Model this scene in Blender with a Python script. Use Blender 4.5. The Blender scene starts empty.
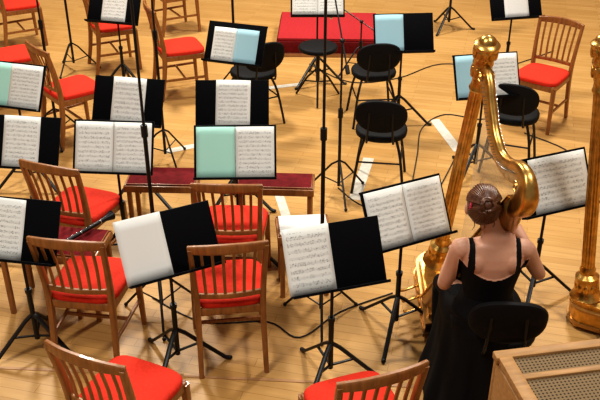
import bpy, bmesh, math, random
from mathutils import Vector, Matrix, Euler
R=random.Random(5)
V=Vector
scene=bpy.context.scene
# ------------------------------------------------------------ materials
def mat(name,col,rough=.5,metal=0.,spec=.5,coat=0.,noise=0.,nscale=20.,bump=0.,stretch=None,sheen=0.):
    m=bpy.data.materials.new(name); m.use_nodes=True
    nt=m.node_tree; b=nt.nodes['Principled BSDF']
    b.inputs['Base Color'].default_value=(*col,1); b.inputs['Roughness'].default_value=rough
    b.inputs['Metallic'].default_value=metal; b.inputs['Specular IOR Level'].default_value=spec
    b.inputs['Coat Weight'].default_value=coat
    b.inputs['Sheen Weight'].default_value=sheen
    if noise or bump:
        tc=nt.nodes.new('ShaderNodeTexCoord'); n=nt.nodes.new('ShaderNodeTexNoise')
        n.inputs['Scale'].default_value=nscale; n.inputs['Detail'].default_value=5
        src=tc.outputs['Object']
        if stretch:
            mp=nt.nodes.new('ShaderNodeMapping'); mp.inputs['Scale'].default_value=stretch
            nt.links.new(src,mp.inputs['Vector']); src=mp.outputs['Vector']
        nt.links.new(src,n.inputs['Vector'])
        if noise:
            r=nt.nodes.new('ShaderNodeValToRGB')
            r.color_ramp.elements[0].position=.3; r.color_ramp.elements[1].position=.7
            r.color_ramp.elements[0].color=(*[c*(1-noise) for c in col],1)
            r.color_ramp.elements[1].color=(*[min(1,c*(1+noise)) for c in col],1)
            nt.links.new(n.outputs['Fac'],r.inputs['Fac']); nt.links.new(r.outputs['Color'],b.inputs['Base Color'])
        if bump:
            bp=nt.nodes.new('ShaderNodeBump'); bp.inputs['Strength'].default_value=bump
            bp.inputs['Distance'].default_value=.01
            nt.links.new(n.outputs['Fac'],bp.inputs['Height']); nt.links.new(bp.outputs['Normal'],b.inputs['Normal'])
    return m
M_wood=mat('chair_wood',(.27,.105,.028),.38,coat=.15,noise=.28,nscale=14,stretch=(4,4,.6))
M_red=mat('red_upholstery',(.58,.030,.012),.85,spec=.25,noise=.12,nscale=60,bump=.15)
M_dred=mat('dark_red_cloth',(.15,.009,.012),.9,spec=.2,noise=.25,nscale=30,bump=.2)
M_carpet=mat('podium_carpet',(.40,.025,.03),.9,spec=.2,noise=.15,nscale=50,bump=.2)
M_black=mat('black_metal',(.008,.008,.009),.4,spec=.35)
M_desk=mat('black_desk_enamel',(.004,.004,.005),.75,spec=.06)
M_pad=mat('black_vinyl',(.006,.006,.007),.65,spec=.18,bump=.1,nscale=120)
M_chrome=mat('chrome_steel',(.6,.6,.62),.2,metal=1)
M_gold=mat('harp_gold',(.60,.35,.10),.3,metal=1,noise=.28,nscale=25,bump=.2)
M_gold2=mat('harp_gold_wood',(.45,.24,.07),.32,metal=.6,noise=.2,nscale=10,coat=.4)
M_spruce=mat('soundboard_spruce',(.62,.40,.18),.4,noise=.12,nscale=20,stretch=(8,1,1),coat=.3)
M_string=mat('harp_string',(.7,.6,.45),.4)
M_skin=mat('skin',(.56,.30,.20),.55,noise=.06,nscale=12)
M_skin.node_tree.nodes['Principled BSDF'].inputs['Subsurface Weight'].default_value=.08
M_skin.node_tree.nodes['Principled BSDF'].inputs['Subsurface Scale'].default_value=.02
M_dress=mat('black_dress_cloth',(.005,.005,.006),.75,spec=.15,bump=.1,nscale=40)
M_hair=mat('dark_auburn_hair',(.095,.034,.014),.45,noise=.45,nscale=60)
M_eye=mat('eye_white',(.8,.8,.78),.2)
M_iris=mat('iris',(.05,.03,.02),.2)
M_lip=mat('lips',(.5,.12,.1),.4)
M_flower=mat('hair_flower_red',(.42,.02,.05),.6)
M_paper=mat('blank_paper',(.70,.70,.67),.85,spec=.2)
M_mint=mat('mint_cover',(.40,.70,.60),.85,spec=.2)
M_blue=mat('pale_blue_cover',(.34,.55,.63),.85,spec=.2)
M_cab=mat('cabinet_wood',(.34,.18,.065),.5,spec=.3,noise=.2,nscale=8,stretch=(1,6,6))
M_tape=mat('floor_tape',(.58,.54,.46),.6,noise=.15,nscale=20)
M_cable=mat('black_cable',(.012,.012,.012),.5)
M_wall=mat('wall_panel_wood',(.32,.19,.10),.6,noise=.2,nscale=3,stretch=(5,5,.5))
M_trim=mat('trim_wood',(.42,.22,.09),.45,noise=.15,nscale=10)

# perforated metal grille
M_mesh=bpy.data.materials.new('perforated_grille'); M_mesh.use_nodes=True
nt=M_mesh.node_tree; b=nt.nodes['Principled BSDF']; b.inputs['Roughness'].default_value=.9; b.inputs['Specular IOR Level'].default_value=.05
tc=nt.nodes.new('ShaderNodeTexCoord'); vo=nt.nodes.new('ShaderNodeTexVoronoi'); vo.inputs['Scale'].default_value=60
vo.inputs['Randomness'].default_value=0
rp=nt.nodes.new('ShaderNodeValToRGB'); rp.color_ramp.elements[0].position=.34; rp.color_ramp.elements[1].position=.42
rp.color_ramp.elements[0].color=(.03,.02,.012,1); rp.color_ramp.elements[1].color=(.20,.14,.08,1)
nt.links.new(tc.outputs['Object'],vo.inputs['Vector']); nt.links.new(vo.outputs['Distance'],rp.inputs['Fac']); nt.links.new(rp.outputs['Color'],b.inputs['Base Color'])

# wooden plank floor
M_floor=bpy.data.materials.new('plank_floor'); M_floor.use_nodes=True
nt=M_floor.node_tree; b=nt.nodes['Principled BSDF']; L=nt.links.new
tc=nt.nodes.new('ShaderNodeTexCoord'); mp=nt.nodes.new('ShaderNodeMapping')
mp.inputs['Rotation'].default_value=(0,0,math.radians(14))
L(tc.outputs['Object'],mp.inputs['Vector'])
br=nt.nodes.new('ShaderNodeTexBrick'); br.inputs['Scale'].default_value=1
br.inputs['Brick Width'].default_value=.75; br.inputs['Row Height'].default_value=.072
br.inputs['Mortar Size'].default_value=.0016; br.inputs['Mortar Smooth'].default_value=.3; br.inputs['Bias'].default_value=0
br.inputs['Color1'].default_value=(.50,.285,.095,1); br.inputs['Color2'].default_value=(.585,.35,.13,1)
br.inputs['Mortar'].default_value=(.30,.15,.045,1)
L(mp.outputs['Vector'],br.inputs['Vector'])
m2=nt.nodes.new('ShaderNodeMapping'); m2.inputs['Scale'].default_value=(1.5,14,1); L(mp.outputs['Vector'],m2.inputs['Vector'])
no=nt.nodes.new('ShaderNodeTexNoise'); no.inputs['Scale'].default_value=2.2; no.inputs['Detail'].default_value=6; L(m2.outputs['Vector'],no.inputs['Vector'])
mx=nt.nodes.new('ShaderNodeMix'); mx.data_type='RGBA'; mx.blend_type='MULTIPLY'; mx.inputs['Factor'].default_value=.55
rp=nt.nodes.new('ShaderNodeValToRGB'); rp.color_ramp.elements[0].position=.3; rp.color_ramp.elements[1].position=.7
rp.color_ramp.elements[0].color=(.78,.72,.62,1); rp.color_ramp.elements[1].color=(1,1,1,1)
L(no.outputs['Fac'],rp.inputs['Fac']); L(br.outputs['Color'],mx.inputs['A']); L(rp.outputs['Color'],mx.inputs['B'])
n3=nt.nodes.new('ShaderNodeTexNoise'); n3.inputs['Scale'].default_value=.8; n3.inputs['Detail'].default_value=3; L(tc.outputs['Object'],n3.inputs['Vector'])
r3=nt.nodes.new('ShaderNodeValToRGB'); r3.color_ramp.elements[0].position=.35; r3.color_ramp.elements[1].position=.65
r3.color_ramp.elements[0].color=(.90,.88,.84,1); r3.color_ramp.elements[1].color=(1,1,1,1); L(n3.outputs['Fac'],r3.inputs['Fac'])
mx2=nt.nodes.new('ShaderNodeMix'); mx2.data_type='RGBA'; mx2.blend_type='MULTIPLY'; mx2.inputs['Factor'].default_value=1
L(mx.outputs['Result'],mx2.inputs['A']); L(r3.outputs['Color'],mx2.inputs['B']); L(mx2.outputs['Result'],b.inputs['Base Color'])
b.inputs['Roughness'].default_value=.38; b.inputs['Specular IOR Level'].default_value=.28

# printed sheet music: staves and notes in UV space
def music_mat(seed,syst):
    m=bpy.data.materials.new('printed_sheet_music'); m.use_nodes=True
    nt=m.node_tree; b=nt.nodes['Principled BSDF']; L=nt.links.new
    b.inputs['Roughness'].default_value=.85; b.inputs['Specular IOR Level'].default_value=.2
    uv=nt.nodes.new('ShaderNodeUVMap'); sp=nt.nodes.new('ShaderNodeSeparateXYZ'); L(uv.outputs['UV'],sp.inputs['Vector'])
    def mth(op,a,b_=None,c=None):
        n=nt.nodes.new('ShaderNodeMath'); n.operation=op
        for i,x in enumerate((a,b_,c)):
            if x is None: continue
            if isinstance(x,(int,float)): n.inputs[i].default_value=x
            else: L(x,n.inputs[i])
        return n.outputs[0]
    u,v=sp.outputs['X'],sp.outputs['Y']
    def inr(x,a,b_): return mth('MULTIPLY',mth('GREATER_THAN',x,a),mth('LESS_THAN',x,b_))
    inside=mth('MULTIPLY',inr(u,.08,.92),inr(v,.06,.93))
    ft=mth('FRACT',mth('MULTIPLY',v,syst))
    band=inr(ft,.3,.72)
    ln=mth('LESS_THAN',mth('FRACT',mth('MULTIPLY',mth('SUBTRACT',ft,.3),5/.42)),.2)
    line=mth('MULTIPLY',mth('MULTIPLY',band,ln),.7)
    cb=nt.nodes.new('ShaderNodeCombineXYZ'); L(mth('MULTIPLY',u,40),cb.inputs[0]); L(mth('MULTIPLY',v,syst*4),cb.inputs[1]); cb.inputs[2].default_value=seed
    vo=nt.nodes.new('ShaderNodeTexVoronoi'); vo.inputs['Scale'].default_value=1; L(cb.outputs[0],vo.inputs['Vector'])
    note=mth('MULTIPLY',mth('LESS_THAN',vo.outputs['Distance'],.35),inr(ft,.2,.82))
    cb2=nt.nodes.new('ShaderNodeCombineXYZ'); L(mth('MULTIPLY',u,7),cb2.inputs[0]); L(mth('FLOOR',mth('MULTIPLY',v,syst)),cb2.inputs[1]); cb2.inputs[2].default_value=seed*3
    nz=nt.nodes.new('ShaderNodeTexNoise'); nz.inputs['Scale'].default_value=1.3; L(cb2.outputs[0],nz.inputs['Vector'])
    note=mth('MULTIPLY',note,mth('GREATER_THAN',nz.outputs['Fac'],.44))
    ink=mth('MULTIPLY',mth('MAXIMUM',line,mth('MULTIPLY',note,.75)),inside)
    mx=nt.nodes.new('ShaderNodeMix'); mx.data_type='RGBA'; L(ink,mx.inputs['Factor'])
    mx.inputs['A'].default_value=(.73,.73,.69,1); mx.inputs['B'].default_value=(.06,.06,.06,1)
    L(mx.outputs['Result'],b.inputs['Base Color'])
    return m
M_music=[music_mat(i*1.7,s) for i,s in enumerate((11,12,10,12))]

# ------------------------------------------------------------ mesh builder
def cat(pts,rad,k=4):
    P=[V(p) for p in pts]; Rr=[(r,r) if isinstance(r,(int,float)) else r for r in rad]
    op=[];orr=[]
    n=len(P)
    for i in range(n-1):
        p0=P[max(i-1,0)];p1=P[i];p2=P[i+1];p3=P[min(i+2,n-1)]
        for j in range(k):
            t=j/k
            op.append(.5*((2*p1)+(p2-p0)*t+(2*p0-5*p1+4*p2-p3)*t*t+(3*p1-p0-3*p2+p3)*t**3))
            orr.append(tuple(Rr[i][q]*(1-t)+Rr[i+1][q]*t for q in (0,1)))
    op.append(P[-1]); orr.append(Rr[-1])
    return op,orr
class B:
    def __init__(s,mats): s.bm=bmesh.new(); s.mats=mats; s.uv=None
    def mi(s,m):
        if m not in s.mats: s.mats.append(m)
        return s.mats.index(m)
    def rings(s,rg,m,cap=True,closed=True):
        k=s.mi(m); vs=[[s.bm.verts.new(p) for p in r] for r in rg]; n=len(vs[0])
        for a,b in zip(vs,vs[1:]):
            for i in range(n if closed else n-1):
                f=s.bm.faces.new((a[i],a[(i+1)%n],b[(i+1)%n],b[i])); f.material_index=k
        if cap:
            for r in (vs[0],vs[-1]):
                f=s.bm.faces.new(r); f.material_index=k
        return vs
    def sweep(s,pts,rad,m,n=8,sq=False,up=None,sm=0,flute=None):
        if isinstance(rad,(int,float,tuple)): rad=[rad]*len(pts)
        if sm: pts,rad=cat(pts,rad,sm)
        P=[V(p) for p in pts]
        if up is None:
            d=(P[-1]-P[0]).normalized() if (P[-1]-P[0]).length>1e-6 else (P[1]-P[0]).normalized()
            up=V((0,1,0)) if abs(d.z)>.75 else V((0,0,1))
        up=V(up); rg=[]
        for i,p in enumerate(P):
            t=(P[min(i+1,len(P)-1)]-P[max(i-1,0)]).normalized()
            sd=t.cross(up)
            if sd.length<1e-4: sd=t.cross(V((1,0,0)))
            sd.normalize(); u=sd.cross(t)
            r=rad[i]; ra,rb=(r,r) if isinstance(r,(int,float)) else r
            ring=[]
            for j in range(n):
                a=2*math.pi*j/n+(math.pi/n if sq else 0); c,q=math.cos(a),math.sin(a)
                if sq:
                    c=math.copysign(abs(c)**.4,c); q=math.copysign(abs(q)**.4,q)
                f=1
                if flute: f=1-.14*abs(math.cos(a*flute/2))**3
                ring.append(p+sd*ra*c*f+u*rb*q*f)
            rg.append(ring)
        return s.rings(rg,m)
    def box(s,c,sz,m,M=None,bev=.004):
        r=bmesh.ops.create_cube(s.bm,size=1,matrix=(M or Matrix())@Matrix.Translation(c)@Matrix.Diagonal((*sz,1)))
        k=s.mi(m); fs={f for v in r['verts'] for f in v.link_faces}
        for f in fs: f.material_index=k
        if bev:
            es=list({e for f in fs for e in f.edges})
            bmesh.ops.bevel(s.bm,geom=es,offset=bev,segments=2,affect='EDGES',profile=.5)
    def ell(s,c,r,m,M=None,seg=16,rg=10):
        r=(r,r,r) if isinstance(r,(int,float)) else r
        q=bmesh.ops.create_uvsphere(s.bm,u_segments=seg,v_segments=rg,radius=1,matrix=(M or Matrix())@Matrix.Translation(c)@Matrix.Diagonal((*r,1)))
        k=s.mi(m)
        for v in q['verts']:
            for f in v.link_faces: f.material_index=k
    def slab(s,c,w,d,z0,z1,m,n=28,e=.4,taper=1.,dome=.0):
        rg=[]; h=z1-z0
        for z,f in ((z0,.93),(z0+h*.15,.985),(z0+h*.4,1),(z0+h*.65,1),(z0+h*.88,.97),(z1,.9),(z1+dome,.55)):
            ring=[]
            for j in range(n):
                a=2*math.pi*j/n; x,y=math.cos(a),math.sin(a)
                x=math.copysign(abs(x)**e,x); y=math.copysign(abs(y)**e,y)
                wf=1-(1-taper)*(1-y)/2
                ring.append(V((c[0]+x*w/2*f*wf,c[1]+y*d/2*f,z)))
            rg.append(ring)
        s.rings(rg,m)
    def prism(s,poly,z0,z1,m,bev=.006):
        k=s.mi(m)
        a=[s.bm.verts.new((x,y,z0)) for x,y in poly]; b=[s.bm.verts.new((x,y,z1)) for x,y in poly]
        fs=[s.bm.faces.new(a),s.bm.faces.new(b)]
        n=len(a)
        for i in range(n): fs.append(s.bm.faces.new((a[i],a[(i+1)%n],b[(i+1)%n],b[i])))
        for f in fs: f.material_index=k
    def obj(s,name,loc=(0,0,0),yaw=0,M=None,parent=None,sharp=.7):
        bm=s.bm
        if M is not None: bm.transform(M)
        bmesh.ops.recalc_face_normals(bm,faces=bm.faces)
        for f in bm.faces: f.smooth=True
        for e in bm.edges:
            if len(e.link_faces)==2 and e.calc_face_angle(0)>sharp: e.smooth=False
        me=bpy.data.meshes.new(name); bm.to_mesh(me); bm.free()
        for m in s.mats: me.materials.append(m)
        o=bpy.data.objects.new(name,me); scene.collection.objects.link(o)
        o.location=loc; o.rotation_euler=(0,0,math.radians(yaw))
        if parent: o.parent=parent
        return o
def inst(src,name,loc,yaw):
    o=bpy.data.objects.new(name,src.data); scene.collection.objects.link(o)
    o.location=loc; o.rotation_euler=(0,0,math.radians(yaw)); return o

# ------------------------------------------------------------ room
def plane_box(name,c,sz,m):
    b=B([]); b.box((0,0,0),sz,m,bev=0); return b.obj(name,c)
plane_box('floor',(0,6.4,-.05),(14,16,.1),M_floor)
plane_box('wall_back',(0,14.45,2.5),(14,.1,5),M_wall)
plane_box('wall_left',(-7.05,6.4,2.5),(.1,16,5),M_wall)
plane_box('wall_right',(7.05,6.4,2.5),(.1,16,5),M_wall)
plane_box('baseboard_back',(0,14.38,.06),(14,.03,.12),M_trim)

# ------------------------------------------------------------ chairs
def make_chair():
    b=B([])
    for s in (-1,1):
        b.sweep([(s*.185,-.255,0),(s*.182,-.215,.22),(s*.18,-.195,.45),(s*.188,-.215,.65),(s*.198,-.262,.87)],[(.014,.017),(.016,.02),(.017,.023),(.015,.018),(.014,.014)],M_wood,n=12,sq=True,sm=4)
        b.sweep([(s*.205,.2,0),(s*.195,.185,.43)],[(.014,.014),(.02,.02)],M_wood,n=12,sq=True)
        b.sweep([(s*.184,-.22,.2),(s*.2,.19,.2)],(.008,.012),M_wood,n=12,sq=True)
        b.sweep([(s*.18,-.19,.415),(s*.195,.19,.415)],(.011,.026),M_wood,n=12,sq=True)
    b.sweep([(-.195,.19,.415),(.195,.19,.415)],(.011,.026),M_wood,n=12,sq=True)
    b.sweep([(-.18,-.195,.415),(.18,-.195,.415)],(.011,.026),M_wood,n=12,sq=True)
    b.sweep([(-.192,-.01,.2),(.192,-.01,.2)],(.008,.011),M_wood,n=12,sq=True)
    b.sweep([(-.208,-.255,.865),(-.11,-.283,.873),(0,-.292,.876),(.11,-.283,.873),(.208,-.255,.865)],[(.012,.024),(.012,.029),(.012,.031),(.012,.029),(.012,.024)],M_wood,n=12,sq=True,sm=4)
    b.sweep([(-.183,-.2,.53),(0,-.222,.53),(.183,-.2,.53)],(.010,.016),M_wood,n=12,sq=True,sm=4)
    for i in range(6):
        x=-.135+.27*i/5; dy=-.02*(1-(x/.18)**2)
        b.sweep([(x*.95,-.2+dy,.53),(x,-.215+dy,.68),(x*1.05,-.258+dy*1.2,.86)],[(.0085,.006)]*3,M_wood,n=8,sq=True,sm=3)
    b.slab((0,.0),.43,.42,.435,.482,M_red,taper=.9,dome=.008)
    return b.obj('wooden_chair')
chairs=[(-.41,3.98,8),(-1.19,4.02,-8),(-.82,3.09,-25),(.26,2.98,20),(-.42,4.62,-2),(-1.44,4.85,-20),(-1.96,6.86,-50),(-1.16,7.88,-68),
 (-1.94,8.57,-65),(-2.72,7.65,-60),(-3.12,9.27,-60),(2.16,7.16,142),(-1.45,9.75,-60)]
c0=make_chair()
for i,(x,y,a) in enumerate(chairs):
    if i==0: c0.location=(x,y,0); c0.rotation_euler=(0,0,math.radians(a))
    else: inst(c0,'wooden_chair.%03d'%i,(x,y,0),a)

def make_black_chair(name):
    b=B([])
    b.slab((0,0),.40,.39,.44,.495,M_pad,e=.85,dome=.008)
    b.slab((0,0),.34,.33,.425,.442,M_black,e=.85)
    for sx in (-1,1):
        for sy in (-1,1):
            b.sweep([(sx*.12,sy*.11,.435),(sx*.16,sy*.16,.3),(sx*.2,sy*.21,.0)],.011,M_black,n=8,sm=3)
        b.sweep([(sx*.165,-.17,.26),(sx*.165,.17,.26)],.007,M_black,n=6)
        b.sweep([(sx*.10,-.10,.435),(sx*.10,-.23,.46),(sx*.09,-.255,.6),(sx*.085,-.262,.72)],.009,M_black,n=8,sm=3,up=(1,0,0))
    b.sweep([(-.165,-.17,.26),(.165,-.17,.26)],.007,M_black,n=6)
    # curved oval back pad
    rg=[]
    for (off,f) in ((-.02,.86),(-.014,.97),(0,1.0),(.014,.97),(.02,.86),(.023,.4)):
        ring=[]
        for j in range(32):
            a=2*math.pi*j/32; x=.195*f*math.copysign(abs(math.cos(a))**.85,math.cos(a)); z=.135*f*math.copysign(abs(math.sin(a))**.85,math.sin(a))
            ring.append(V((x,-.262+off+.9*x*x-.12*z,.69+z)))
        rg.append(ring)
    b.rings(rg,M_pad)
    return b.obj(name)
bc0=make_black_chair('black_padded_chair')
bcs=[(1.04,3.58,-4),(.66,7.22,5),(.63,6.0,-8),(-.42,7.2,30),(1.72,6.3,-20)]
for i,(x,y,a) in enumerate(bcs):
    if i==0: bc0.location=(x,y,0); bc0.rotation_euler=(0,0,math.radians(a))
    else: inst(bc0,'black_padded_chair.%03d'%i,(x,y,0),a)
# round stool
b=B([])
b.slab((0,0),.37,.37,.50,.545,M_pad,e=1.0,dome=.006)
b.sweep([(0,0,.18),(0,0,.5)],.018,M_black,n=12)
for i in range(3):
    a=i*2.094+.5; c,s=math.cos(a),math.sin(a)
    b.sweep([(0,0,.32),(c*.12,s*.12,.2),(c*.24,s*.24,.008)],.010,M_black,n=8)
    b.sweep([(0,0,.18),(c*.14,s*.14,.16)],.007,M_black,n=6)
b.obj('round_drum_stool',(.17,7.68,0))

# ------------------------------------------------------------ music stands
TILT=math.radians(30)
def make_stand():
    b=B([])
    for i in range(3):
        a=math.radians(90+120*i+15); c,s=math.cos(a),math.sin(a)
        b.sweep([(0,0,.27),(c*.05,s*.05,.235),(c*.27,s*.27,.02),(c*.30,s*.30,.010)],[(.013,.009)]*4,M_black,n=8,sq=True)
        b.sweep([(0,0,.11),(c*.14,s*.14,.155)],[(.008,.005)]*2,M_black,n=8,sq=True)
        b.ell((c*.30,s*.30,.012),.013,M_black,seg=8,rg=6)
    b.sweep([(0,0,.09),(0,0,.42)],.015,M_black,n=12)
    b.sweep([(0,0,.42),(0,0,.445)],.02,M_black,n=12)
    b.sweep([(0,0,.44),(0,0,.80)],.009,M_black,n=10)
    b.sweep([(0,-.0,.80),(0,-.0,.86)],.016,M_black,n=10)
    M=Matrix.Translation((0,-.03,.86))@Matrix.Rotation(-TILT,4,'X')
    b.box((0,0,0),(.52,.004,.345),M_desk,M=M,bev=.0015)
    b.box((0,-.03,-.172),(.52,.062,.004),M_desk,M=M,bev=.001)
    b.box((0,-.06,-.166),(.52,.003,.014),M_desk,M=M,bev=.001)
    b.box((0,.012,0),(.12,.018,.14),M_black,M=M,bev=.003)
    b.box((0,.006,.165),(.52,.008,.012),M_desk,M=M,bev=.002)
    return b.obj('music_stand')
def page(name,stand_loc,yaw,x0,z0,w,h,m,curl=.009,roll=0,off=.006):
    bm=bmesh.new(); uvl=bm.loops.layers.uv.new('UVMap'); nx,nz=8,6; g=[]
    M=Matrix.Translation((0,-.03,.86))@Matrix.Rotation(-TILT,4,'X')@Matrix.Translation((x0+w/2,0,z0))@Matrix.Rotation(math.radians(roll),4,'Y')
    for j in range(nz+1):
        row=[]
        for i in range(nx+1):
            u,v=i/nx,j/nz
            y=-off-curl*(math.sin(math.pi*u)+.7*v*v)
            row.append((bm.verts.new(M@V(((u-.5)*w,y,v*h))),(u,v)))
        g.append(row)
    for j in range(nz):
        for i in range(nx):
            q=[g[j][i],g[j][i+1],g[j+1][i+1],g[j+1][i]]
            f=bm.faces.new([a[0] for a in q]); f.smooth=True
            for l,a in zip(f.loops,q): l[uvl].uv=a[1]
    me=bpy.data.meshes.new(name); bm.to_mesh(me); bm.free(); me.materials.append(m)
    o=bpy.data.objects.new(name,me); scene.collection.objects.link(o)
    o.location=stand_loc; o.rotation_euler=(0,0,math.radians(yaw))
    md=o.modifiers.new('thick','SOLIDIFY'); md.thickness=.0012
    return o
st0=make_stand()
W,Hh=.245,.325
def mus(i): return M_music[i%4]
stands=[
 (-1.74,7.92,-14,[('C',mus(0))]),
 (-2.13,5.96,-16,[('L',M_mint),('s',mus(1))]),
 (-1.22,5.66,-10,[('C',mus(2))]),
 (-1.80,5.00,-7,[('C',mus(3))]),
 (-1.19,4.93,-4,[('L',mus(0)),('R',mus(1))]),
 (-.53,6.86,-18,[('l',mus(2)),('r',M_blue)]),
 (-.48,5.61,0,[('C',mus(1))]),
 (-.41,4.86,1,[('L',M_mint),('R',mus(3))]),
 (.89,7.13,4,[('L',M_blue)]),
 (1.42,6.15,10,[('L',M_blue),('R',mus(0))]),
 (2.05,8.05,12,[('C',M_paper)]),
 (-1.54,3.94,-10,[('c',mus(1))]),
 (-.70,3.80,27,[('B',M_paper)]),
 (.17,3.68,17,[('B',mus(2))]),
 (.58,4.11,26,[('L',mus(0)),('R',mus(3))]),
 (1.49,4.46,22,[('c2',mus(2)),]),
 (.17,8.12,0,[('L',mus(3)),('R',mus(0))]),
 (1.75,9.75,10,[('C',mus(1))]),
]
pn=0
for i,(x,y,a,pg) in enumerate(stands):
    if i==0: st0.location=(x,y,0); st0.rotation_euler=(0,0,math.radians(a))
    else: inst(st0,'music_stand.%03d'%i,(x,y,0),a)
    for sd,m in pg:
        z0=-.165
        kw=dict(L=(-W,z0,W,Hh),R=(0.002,z0,W,Hh),s=(-.02,z0,.265,Hh),C=(-.12,z0,W,Hh+.01),l=(-.2,z0,.2,.29),r=(.0,z0,.2,.29),
                c=(-.2,z0,.26,.33),c2=(-.16,z0,.40,Hh),B=(-.265,z0-.002,.25,.342))[sd]
        page('sheet_music' if pn==0 else 'sheet_music.%03d'%pn,(x,y,0),a,*kw,m,roll=R.uniform(-1.5,1.5) if sd in 'Cc' else 0,off=.008 if sd=='s' else .006)
        pn+=1

# ------------------------------------------------------------ low benches with cloth tops
def bench(name,loc,yaw,w,d,h,top=M_dred):
    b=B([])
    for sx in (-1,1):
        for sy in (-1,1):
            b.sweep([(sx*(w/2-.03),sy*(d/2-.03),0),(sx*(w/2-.03),sy*(d/2-.03),h-.03)],(.016,.016),M_wood,n=12,sq=True)
        b.box((sx*(w/2-.012),0,h-.035),(.022,d-.01,.05),M_wood)
    for sy in (-1,1): b.box((0,sy*(d/2-.012),h-.035),(w,.022,.05),M_wood)
    b.box((0,0,h-.03),(w-.04,d-.04,.03),M_wood,bev=0)
    b.box((0,0,h-.006),(w-.03,d-.03,.016),top,bev=.005)
    return b.obj(name,loc,yaw)
bench('low_bench',(-.95,5.22,0),-2,.50,.28,.48)
bench('low_bench.001',(-.17,5.16,0),-3,.54,.24,.48)
bench('low_bench.002',(-1.50,4.40,0),-8,.62,.34,.48)
bench('low_bench.003',(.02,4.58,0),5,.34,.26,.48,M_paper)
# clarinet
b=B([])
b.sweep([(-.2,0,0),(-.13,0,0)],[.009,.011],M_black,n=10)
b.sweep([(-.13,0,0),(.2,0,0)],[.0135,.0135],M_black,n=12)
b.sweep([(.2,0,0),(.25,0,.0),(.28,0,0),(.30,0,0)],[.014,.018,.026,.032],M_black,n=16)
for x in (-.13,.04,.2): b.sweep([(x-.003,0,0),(x+.003,0,0)],.0145,M_chrome,n=14)
for i in range(7):
    b.ell((-.06+i*.035,.0,.014),(.006,.006,.003),M_chrome,seg=8,rg=5)
b.obj('clarinet',(-1.36,4.38,.520),55)

# ------------------------------------------------------------ podium
b=B([])
b.box((0,0,.085),(1.12,.95,.17),M_dred,bev=.01)
b.box((0,0,.185),(1.10,.93,.03),M_carpet,bev=.008)
b.box((0,-.48,.02),(1.14,.02,.04),M_trim)
b.obj('conductor_podium',(.32,9.30,0),-2)

# ------------------------------------------------------------ mic stands
def micstand(name,x,y,h,yaw,boom=.6,ang=35,r=.26):
    b=B([])
    for i in range(3):
        a=math.radians(120*i+30); c,s=math.cos(a),math.sin(a)
        b.sweep([(0,0,.30),(c*.06,s*.06,.26),(c*r,s*r,.015)],.008,M_black,n=8)
        b.sweep([(0,0,.10),(c*r*.55,s*r*.55,.145)],.005,M_black,n=6)
        b.ell((c*r,s*r,.014),.013,M_black,seg=8,rg=6)
    b.sweep([(0,0,.08),(0,0,h*.55)],.012,M_black,n=10)
    b.sweep([(0,0,h*.55-.03),(0,0,h*.55+.04)],.019,M_black,n=12)
    b.sweep([(0,0,h*.55),(0,0,h)],.008,M_black,n=8)
    b.ell((0,0,h),.02,M_black,seg=10,rg=8)
    ca,sa=math.cos(math.radians(ang)),math.sin(math.radians(ang))
    b.sweep([(0,-.22*ca,h-.22*sa),(0,boom*ca,h+boom*sa)],.006,M_black,n=8)
    b.sweep([(0,-.26*ca,h-.26*sa),(0,-.2*ca,h-.2*sa)],.016,M_black,n=10)
    e=V((0,boom*ca,h+boom*sa))
    b.sweep([e,e+V((0,.05,-.03)),e+V((0,.13,-.09))],[.009,.012,.012],M_black,n=10)
    b.ell(e+V((0,.15,-.105)),.019,M_chrome,seg=12,rg=8)
    return b.obj(name,(x,y,0),yaw)
mics=[(.13,4.24,2.3,0,.7,30),(-.86,4.28,2.3,10,.7,30),(-2.12,6.77,1.9,20,.6,30),(-2.36,8.44,1.8,-20,.5,30),
      (.30,5.8,1.25,10,.45,40),(-.62,7.7,1.9,0,.5,30),(.62,8.35,.55,60,.22,25),(-1.12,6.35,2.0,30,.5,30)]
for i,mm in enumerate(mics): micstand('microphone_stand' if i==0 else 'microphone_stand.%03d'%i,*mm)

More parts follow.
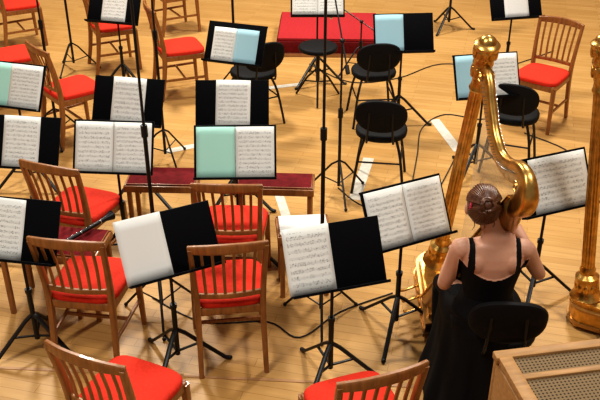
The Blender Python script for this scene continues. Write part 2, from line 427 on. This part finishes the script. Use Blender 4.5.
# ------------------------------------------------------------ harps
def make_harp(name,loc,yaw,tilt,pivot,whole=True):
    u=B([])
    prof=[(.15,.095),(.18,.098),(.20,.08),(.25,.066),(.29,.070),(.32,.070),(.34,.045),(.37,.048),(.39,.040)]
    u.sweep([(0,0,z) for z,_ in prof],[r for _,r in prof],M_gold,n=32)
    u.sweep([(0,0,.39),(0,0,.7),(0,0,1.1),(0,0,1.5)],[.040,.040,.038,.036],M_gold,n=72,flute=12)
    prof=[(1.50,.040),(1.515,.046),(1.53,.040),(1.56,.036),(1.60,.045),(1.64,.052),(1.655,.045),(1.67,.054),(1.70,.050),(1.74,.055),(1.765,.064),(1.78,.067),(1.79,.058),(1.795,.045),(1.81,.04),(1.825,.022),(1.83,.005)]
    u.sweep([(0,0,z) for z,_ in prof],[r for _,r in prof],M_gold,n=32)
    for k in range(10):
        a=2*math.pi*k/10
        for zz,rr,sz in ((1.735,.057,.016),(1.62,.048,.012),(.25,.066,.018)):
            M=Matrix.Rotation(a,4,'Z')@Matrix.Translation((rr,0,zz))
            u.ell((0,0,0),(.010,sz,.034),M_gold,M=M,seg=8,rg=6)
    # soundbox : flat front board + rounded back
    A=V((0,-.27,.17)); T=V((0,-.70,1.40)); d=(T-A).normalized(); nb=V((0,-d.z,d.y))
    if nb.y>0: nb=-nb
    rg=[];N=14
    for i in range(13):
        t=i/12; p=A.lerp(T,t); hw=.185*(1-t)+.052*t; dp=.17*(1-t)+.06*t
        rg.append([p+V((1,0,0))*hw*math.cos(math.pi*j/N)+nb*dp*math.sin(math.pi*j/N)**.8 for j in range(N+1)])
    u.rings(rg,M_gold2)
    rg=[]
    for i in range(13):
        t=i/12; p=A.lerp(T,t)-nb*.004; hw=.18*(1-t)+.048*t
        rg.append([p+V((hw,0,0)),p-V((hw,0,0)),p-V((hw,0,0))-nb*.006,p+V((hw,0,0))-nb*.006])
    u.rings(rg,M_spruce)
    u.sweep([A-nb*.014,T-nb*.014],[(.012,.004)]*2,M_gold2,n=8)
    for sx in (-1,1): u.sweep([A+V((sx*.187,0,0)),T+V((sx*.054,0,0))],.008,M_gold,n=8)
    # neck
    npts=[(0,.0,1.63),(0,-.09,1.625),(0,-.20,1.53),(0,-.32,1.44),(0,-.44,1.405),(0,-.55,1.43),(0,-.64,1.485),(0,-.715,1.50),(0,-.765,1.45),(0,-.745,1.37),(0,-.70,1.32)]
    nr=[(.026,.05),(.026,.055),(.025,.048),(.025,.046),(.025,.048),(.026,.055),(.030,.062),(.036,.066),(.046,.06),(.054,.055),(.05,.045)]
    P,Rr=cat(npts,nr,5)
    rg=[]
    for i,p in enumerate(P):
        t=(P[min(i+1,len(P)-1)]-P[max(i-1,0)]).normalized(); n_=V((0,-t.z,t.y)); ring=[]
        for j in range(16):
            a=2*math.pi*j/16; c=math.copysign(abs(math.cos(a))**.6,math.cos(a)); s=math.copysign(abs(math.sin(a))**.6,math.sin(a))
            ring.append(p+V((1,0,0))*Rr[i][0]*c+n_*Rr[i][1]*s)
        rg.append(ring)
    u.rings(rg,M_gold)
    for sx in (-1,1):
        for (cy,cz,r0) in ((-.70,1.455,.034),(-.07,1.63,.03)):
            pts=[(sx*.034,cy+r0*(1-k/22)*math.cos(k*.55),cz+r0*(1-k/22)*math.sin(k*.55)) for k in range(20)]
            u.sweep(pts,.004,M_gold,n=6,up=(1,0,0))
    NS=40
    for k in range(NS):
        t=k/(NS-1)
        idx=4+t*(len(P)-24); i0=int(idx); q=P[i0].lerp(P[min(i0+1,len(P)-1)],idx-i0)
        s_=A.lerp(T,.04+.86*t)-nb*.018
        top=V((0.028,q.y,q.z-.01))
        u.sweep([top,V((0,s_.y,s_.z))],.0012,M_string,n=4)
        u.sweep([(-.04,q.y,q.z+.01),(.036,q.y,q.z+.01)],.0028,M_chrome,n=6)
    b_=B([])
    def plan(y0,y1,w0,w1,k=10):
        pts=[]
        for j in range(k+1):
            a=math.pi*j/k; pts.append((w0*math.cos(a),y0+abs(w0)*.8*math.sin(a)))
        pts+= [(-w1,y1),(w1,y1)]
        return pts
    b_.prism(plan(0,-.46,.14,.21),.025,.05,M_gold2)
    b_.prism(plan(0,-.45,.13,.20),.05,.135,M_gold)
    b_.prism(plan(0,-.46,.14,.21),.135,.15,M_gold2)
    b_.prism(plan(0,-.42,.115,.18),.15,.18,M_gold)
    for (x,y) in ((-.15,-.42),(.15,-.42),(-.09,.04),(.09,.04)): b_.ell((x,y,.016),(.03,.03,.016),M_gold,seg=12,rg=8)
    for sx in (-1,1):
        for k in range(4 if sx>0 else 3):
            yy=-.10-k*.085
            b_.sweep([(sx*.13,yy,.075),(sx*(.24+.01*k),yy-.03,.075),(sx*(.27+.01*k),yy-.035,.085)],[(.008,.005),(.010,.005),(.016,.006)],M_gold,n=8)
    Mt=Matrix.Translation((0,-pivot,0))@Matrix.Rotation(math.radians(tilt),4,'X')@Matrix.Translation((0,pivot,0))
    u.bm.transform(Mt)
    if whole: b_.bm.transform(Mt)
    me=bpy.data.meshes.new('tmp'); 
    remap=[u.mi(m) for m in b_.mats]
    for f in b_.bm.faces: f.material_index=remap[f.material_index]
    b_.bm.to_mesh(me); u.bm.from_mesh(me); b_.bm.free(); bpy.data.meshes.remove(me)
    return u.obj(name,loc,yaw)
make_harp('concert_harp',(.86,4.53,0),10,14,.45)
make_harp('concert_harp.001',(1.77,4.24,0),70,-6,0,whole=False)

# ------------------------------------------------------------ harpist
HL=V((.955,3.545,0))
harpist=bpy.data.objects.new('harpist',None); scene.collection.objects.link(harpist); harpist.location=HL
bd=B([])
prof=[(.50,.165,.13,.0),(.56,.172,.13,.0),(.63,.15,.112,.0),(.70,.122,.09,.0),(.77,.130,.094,.0),(.85,.148,.104,.0),(.92,.162,.102,-.002),(.965,.168,.090,-.004),(1.0,.150,.074,-.004),(1.03,.105,.06,-.002),(1.055,.062,.055,.002),(1.09,.047,.049,.01),(1.15,.046,.05,.022)]
bx=lambda z: -.05*max(0,(z-1.03)/.17)
bd.sweep([(bx(z),y,z) for z,_,_,y in prof],[(a,c) for _,a,c,_ in prof],M_skin,n=28,sm=4)
HC=V((-.068,.035,1.192))
bd.ell(HC+V((0,-.008,.02)),(.074,.094,.092),M_skin,seg=24,rg=18)
bd.ell(HC+V((0,.03,-.035)),(.056,.062,.075),M_skin,seg=20,rg=14)
bd.sweep([HC+V((0,.085,.02)),HC+V((0,.104,-.012)),HC+V((0,.09,-.024))],[.008,.014,.012],M_skin,n=8)
for s in (-1,1): bd.ell(HC+V((s*.076,-.005,-.005)),(.012,.02,.032),M_skin,seg=10,rg=8)
for s in (-1,1): bd.ell((s*.075,-.062,.925),(.045,.037,.06),M_skin,seg=14,rg=10)
def limb(pts,rad,sm=5): bd.sweep(pts,rad,M_skin,n=16,sm=sm)
def hand(w,dirv,nrm,side):
    d=V(dirv).normalized(); n=V(nrm); n=(n-d*n.dot(d)).normalized(); l=d.cross(n)*side
    bd.sweep([w-d*.02,w+d*.02,w+d*.055,w+d*.085],[(.026,.018),(.034,.016),(.040,.015),(.038,.012)],M_skin,n=14,up=n)
    for k,(o,ln) in enumerate(((.031,.070),(.0105,.080),(-.0105,.074),(-.031,.058))):
        b0=w+d*.078+l*o; dd=(d+l*o*3).normalized(); p=[b0-d*.02,b0]; q=b0
        cur=0
        for seg,c in ((.45,22),(.32,45),(.23,35)):
            cur+=c+4*k; a=math.radians(cur); q=q+(dd*math.cos(a)+n*math.sin(a))*ln*seg; p.append(q.copy())
        bd.sweep(p,[.0092,.009,.0084,.0078,.006],M_skin,n=10,sm=3,up=l)
    b0=w+d*.018+l*.026
    p=[b0-l*.01,b0+l*.018+d*.018+n*.006,b0+l*.03+d*.042+n*.014,b0+l*.034+d*.064+n*.026]
    bd.sweep(p,[.013,.0115,.0098,.0075],M_skin,n=10,sm=3,up=n)
S=V((.160,-.004,.975)); E=V((.265,.05,.79)); Wr=V((.185,.29,.93))
limb([(.12,-.004,.985),S,S.lerp(E,.45),E,E.lerp(Wr,.35),Wr],[.045,.050,.043,.035,.038,.024])
hand(Wr,(-.6,.75,.12),(-.6,-.1,-.8),-1)
S=V((-.160,-.004,.975)); E=V((-.215,.04,.735)); Wr=V((-.13,.29,.78))
limb([(-.12,-.004,.985),S,S.lerp(E,.45),E,E.lerp(Wr,.35),Wr],[.045,.050,.043,.035,.038,.024])
hand(Wr,(.45,.85,.2),(.6,-.1,-.8),1)
for s in (-1,1):
    limb([(s*.08,.0,.54),(s*.10,.16,.545),(s*.145,.38,.50),(s*.15,.40,.42),(s*.145,.38,.25),(s*.145,.36,.09),(s*.145,.38,.045),(s*.15,.48,.035),(s*.15,.52,.028)],[.09,.08,.055,.05,.05,.032,(.032,.035),(.036,.028),(.02,.018)],sm=4)
body=bd.obj('body',parent=harpist)
rm=body.modifiers.new('rm','REMESH'); rm.mode='VOXEL'; rm.voxel_size=.0046; rm.use_smooth_shade=True
sm_=body.modifiers.new('sm','SMOOTH'); sm_.factor=.5; sm_.iterations=6
dg=bpy.context.evaluated_depsgraph_get(); me=bpy.data.meshes.new_from_object(body.evaluated_get(dg))
body.modifiers.clear(); body.data=me
me.materials.clear(); me.materials.append(M_skin); me.materials.append(M_dress)
def isdress(c):
    x,y,z=c
    if z<.70 and y<.2 and abs(x)<.175: return True
    if z<.60: return True
    if y>.13 or abs(x)>.172: return False
    if y<0.02:
        if z<.855+3.2*x*x: return True
    elif z<.93: return True
    if .098<abs(x)<.128 and z<1.05 and z>.8: return True
    return False
bm=bmesh.new(); bm.from_mesh(me); dv=set()
for f in bm.faces:
    f.smooth=True
    if isdress(f.calc_center_median()):
        f.material_index=1; dv.update(f.verts)
    else: f.material_index=0
nrm={v:v.normal.copy() for v in dv}
for v in dv: v.co+=nrm[v]*.004
bm.to_mesh(me); bm.free()
fd=B([])
for s in (-1,1):
    fd.ell(HC+V((s*.028,.077,.008)),(.013,.010,.009),M_eye,seg=12,rg=8)
    fd.ell(HC+V((s*.028,.0845,.008)),(.006,.0045,.006),M_iris,seg=10,rg=6)
    fd.sweep([HC+V((s*.014,.086,.026)),HC+V((s*.028,.086,.032)),HC+V((s*.044,.074,.026))],[.002,.003,.0015],M_hair,n=6)
fd.sweep([HC+V((-.02,.086,-.05)),HC+V((0,.094,-.047)),HC+V((.02,.086,-.05))],[.002,.006,.002],M_lip,n=8,sm=3)
fd.obj('face_features',parent=harpist)
# hair
hb=B([])
cc=HC+V((0,-.014,.027))
hb.ell(cc+V((0,-.006,-.002)),(.080,.094,.092),M_hair,M=None,seg=24,rg=16)
bun=HC+V((-.0,-.088,.062))
for k in range(46):
    a=2*math.pi*k/46
    st=cc+V((.083*math.cos(a),.05 if math.sin(a)>0 else -.02,.0)) +V((0,0,.088*math.sin(a)*(.9)))
    sph=(st-cc); e=V((sph.x/.083,sph.y/.1,sph.z/.097)); e.normalize(); st=cc+V((e.x*.083,e.y*.1,e.z*.097))
    e2=(bun-cc); e2=V((e2.x/.083,e2.y/.1,e2.z/.097)).normalized()
    pts=[]
    for j in range(7):
        t=j/6; q=e.slerp(e2,t*.86) if e.angle(e2)<3.0 else e.lerp(e2,t)
        q=q.normalized()*(1+.02*math.sin(3*t+k))
        pts.append(cc+V((q.x*.083,q.y*.1,q.z*.097)))
    hb.sweep(pts,[.004,.006,.007,.007,.007,.006,.004],M_hair,n=6)
for k in range(9):
    r=.036-.003*(k%3); ph=k*.9; pts=[]
    tiltm=Euler((math.radians(70)+.35*math.sin(k*2.1),.4*math.cos(k*1.7),0)).to_matrix()
    for j in range(17):
        a=2*math.pi*j/16+ph; pts.append(bun+tiltm@V((r*math.cos(a),r*math.sin(a),.012*math.sin(2*a+k)-.018+.004*k)))
    hb.sweep(pts,[.0085]*17,M_hair,n=7,up=(0,.5,.8))
hb.ell(bun,(.03,.026,.03),M_hair,seg=14,rg=10)
for k in range(8):
    a=k*.8; c=HC+V((-.07,-.055,.04)); hb.ell(c+V((.004*math.cos(a),.012*math.cos(a),.012*math.sin(a))),(.007,.009,.009),M_flower,seg=8,rg=6)
for (x,z,l) in ((-.05,-.03,.06),(.045,-.03,.05),(.0,-.05,.04),(-.02,-.045,.05)):
    p=HC+V((x,-.06,z)); hb.sweep([p,p+V((.006,-.012,-l*.5)),p+V((-.004,-.006,-l))],[.003,.0022,.001],M_hair,n=5)
hb.obj('hair',parent=harpist)
# skirt
sk=B([])
rgs=[(.715,0,0,.126,.094),(.66,0,.0,.146,.112),(.62,0,.01,.172,.14),(.60,0.01,.05,.190,.20),(.575,0.01,.12,.205,.27),(.53,0.01,.15,.215,.32),(.45,0.015,.155,.215,.34),(.30,.01,.15,.225,.355),(.15,.0,.145,.245,.37),(.05,-.01,.14,.26,.385),(.006,-.01,.14,.265,.39)]
rings=[];n=96
Pz,Rz=cat([(r[1],r[2],r[0]) for r in rgs],[(r[3],r[4]) for r in rgs],3)
for p,r in zip(Pz,Rz):
    ring=[]; z=p.z; fo=max(0,min(1,(.6-z)/.5))
    for j in range(n):
        a=2*math.pi*j/n
        f=1+fo*(.045*math.sin(11*a+3*z)+.03*math.sin(19*a+1.5+5*z))
        dd=math.atan2(math.sin(a-math.radians(228)),math.cos(a-math.radians(228)))
        f+=.16*max(0,(.5-z)/.5)*math.exp(-(dd/.5)**2)
        ring.append(p+V((r[0]*math.cos(a)*f,r[1]*math.sin(a)*f,0)))
    rings.append(ring)
sk.rings(rings,M_dress,cap=False)
sk.obj('long_skirt',parent=harpist,sharp=3)

# ------------------------------------------------------------ cabinet with grilles
b=B([])
w,d,h=.95,.62,.95
b.box((w/2,-.0125,h/2-.02),(w,.025,h-.04),M_cab)
b.box((w/2,-d+.0125,h/2-.02),(w,.025,h-.04),M_cab)
b.box((.0125,-d/2,h/2-.02),(.025,d-.05,h-.04),M_cab)
b.box((w-.0125,-d/2,h/2-.02),(.025,d-.05,h-.04),M_cab)
for y in (-.025,-d+.025): b.box((w/2,y,h-.015),(w+.02,.05,.035),M_cab,bev=.006)
for x in (.03,w-.03): b.box((x,-d/2,h-.015),(.06,d-.09,.035),M_cab,bev=.006)
b.box((w/2,-.17,h-.015),(w-.1,.03,.03),M_cab,bev=.004)
b.box((w/2,-d/2,h-.02),(w-.08,d-.08,.016),M_mesh,bev=0)
b.box((w/2,-d/2,.03),(w-.04,d-.04,.05),M_cab)
b.obj('speaker_cabinet',(.82,2.80,0),10)

# ------------------------------------------------------------ tape + cables + floor border
def strip(name,p0,p1,w,m,z=.002):
    p0=V((*p0,0));p1=V((*p1,0)); d=p1-p0
    b=B([]); b.box((0,0,z/2),(d.length,w,z),m,bev=0)
    c=(p0+p1)/2
    return b.obj(name,(c.x,c.y,.0005),math.degrees(math.atan2(d.y,d.x)))
for i,(p0,p1,w) in enumerate([((1.24,7.20),(1.36,6.55),.09),((.58,6.42),(.42,5.72),.09),((-.32,7.95),(-.0,8.05),.07),((-1.15,6.54),(-.9,6.66),.08),((-.55,5.9),(-.3,5.95),.07),((-.22,6.1),(-.1,5.45),.07)]):
    strip('floor_tape' if i==0 else 'floor_tape.%03d'%i,p0,p1,w,M_tape)
strip('trim_1',(-2.6,3.84),(.72,3.62),.02,M_trim,z=.003)
def cable(name,pts):
    b=B([]); b.sweep([(x,y,.006) for x,y in pts],[.005]*len(pts),M_cable,n=6,sm=6); b.obj(name)
cable('floor_cable',[(.9,6.0),(1.0,6.5),(1.1,7.0),(1.35,7.3),(1.7,7.2),(1.9,7.6)])
cable('floor_cable.001',[(-.95,4.45),(-.6,4.2),(-.2,4.2),(.0,4.05),(.25,4.3),(.6,4.5)])
cable('floor_cable.002',[(.3,5.9),(.5,5.6),(.9,5.5),(1.1,5.9),(1.3,6.4)])
cable('floor_cable.003',[(2.0,6.9),(2.3,6.5),(2.1,6.0),(2.5,5.7),(2.9,5.9)])
cable('floor_cable.004',[(.1,8.6),(.5,8.1),(1.0,8.2),(1.5,8.6),(2.1,8.5),(2.8,9.0)])

# ------------------------------------------------------------ lights
def area(name,loc,tgt,size,e,col=(1,1,1)):
    l=bpy.data.lights.new(name,'AREA'); l.shape='DISK'; l.size=size; l.energy=e; l.color=col
    o=bpy.data.objects.new(name,l); scene.collection.objects.link(o); o.location=loc
    o.rotation_euler=(V(tgt)-V(loc)).to_track_quat('-Z','Y').to_euler(); return o
area('stage_light',(-2.5,9.5,6.5),(-.5,6.5,0),1.1,470,(1,.94,.84))
area('stage_light.001',(2.8,9.0,6.8),(.5,6.5,0),1.0,370,(1,.94,.85))
area('stage_light.002',(-2.5,1.5,6.8),(-.5,5,0),1.6,225,(1,.95,.88))
area('stage_light.003',(3.2,2.5,6.5),(.5,5,0),1.5,165,(1,.95,.88))
w=bpy.data.worlds.new('hall_ambient'); scene.world=w; w.use_nodes=True
w.node_tree.nodes['Background'].inputs[0].default_value=(1,.94,.88,1); w.node_tree.nodes['Background'].inputs[1].default_value=.22
# ------------------------------------------------------------ camera
cd=bpy.data.cameras.new('camera'); cam=bpy.data.objects.new('camera',cd); scene.collection.objects.link(cam)
cam.location=(0,0,3.3); cam.rotation_euler=(math.radians(60),0,0); cd.sensor_width=36; cd.lens=855/600*36
scene.camera=cam
scene.view_settings.view_transform='Standard'
try: scene.view_settings.look='Medium High Contrast'
except Exception: pass
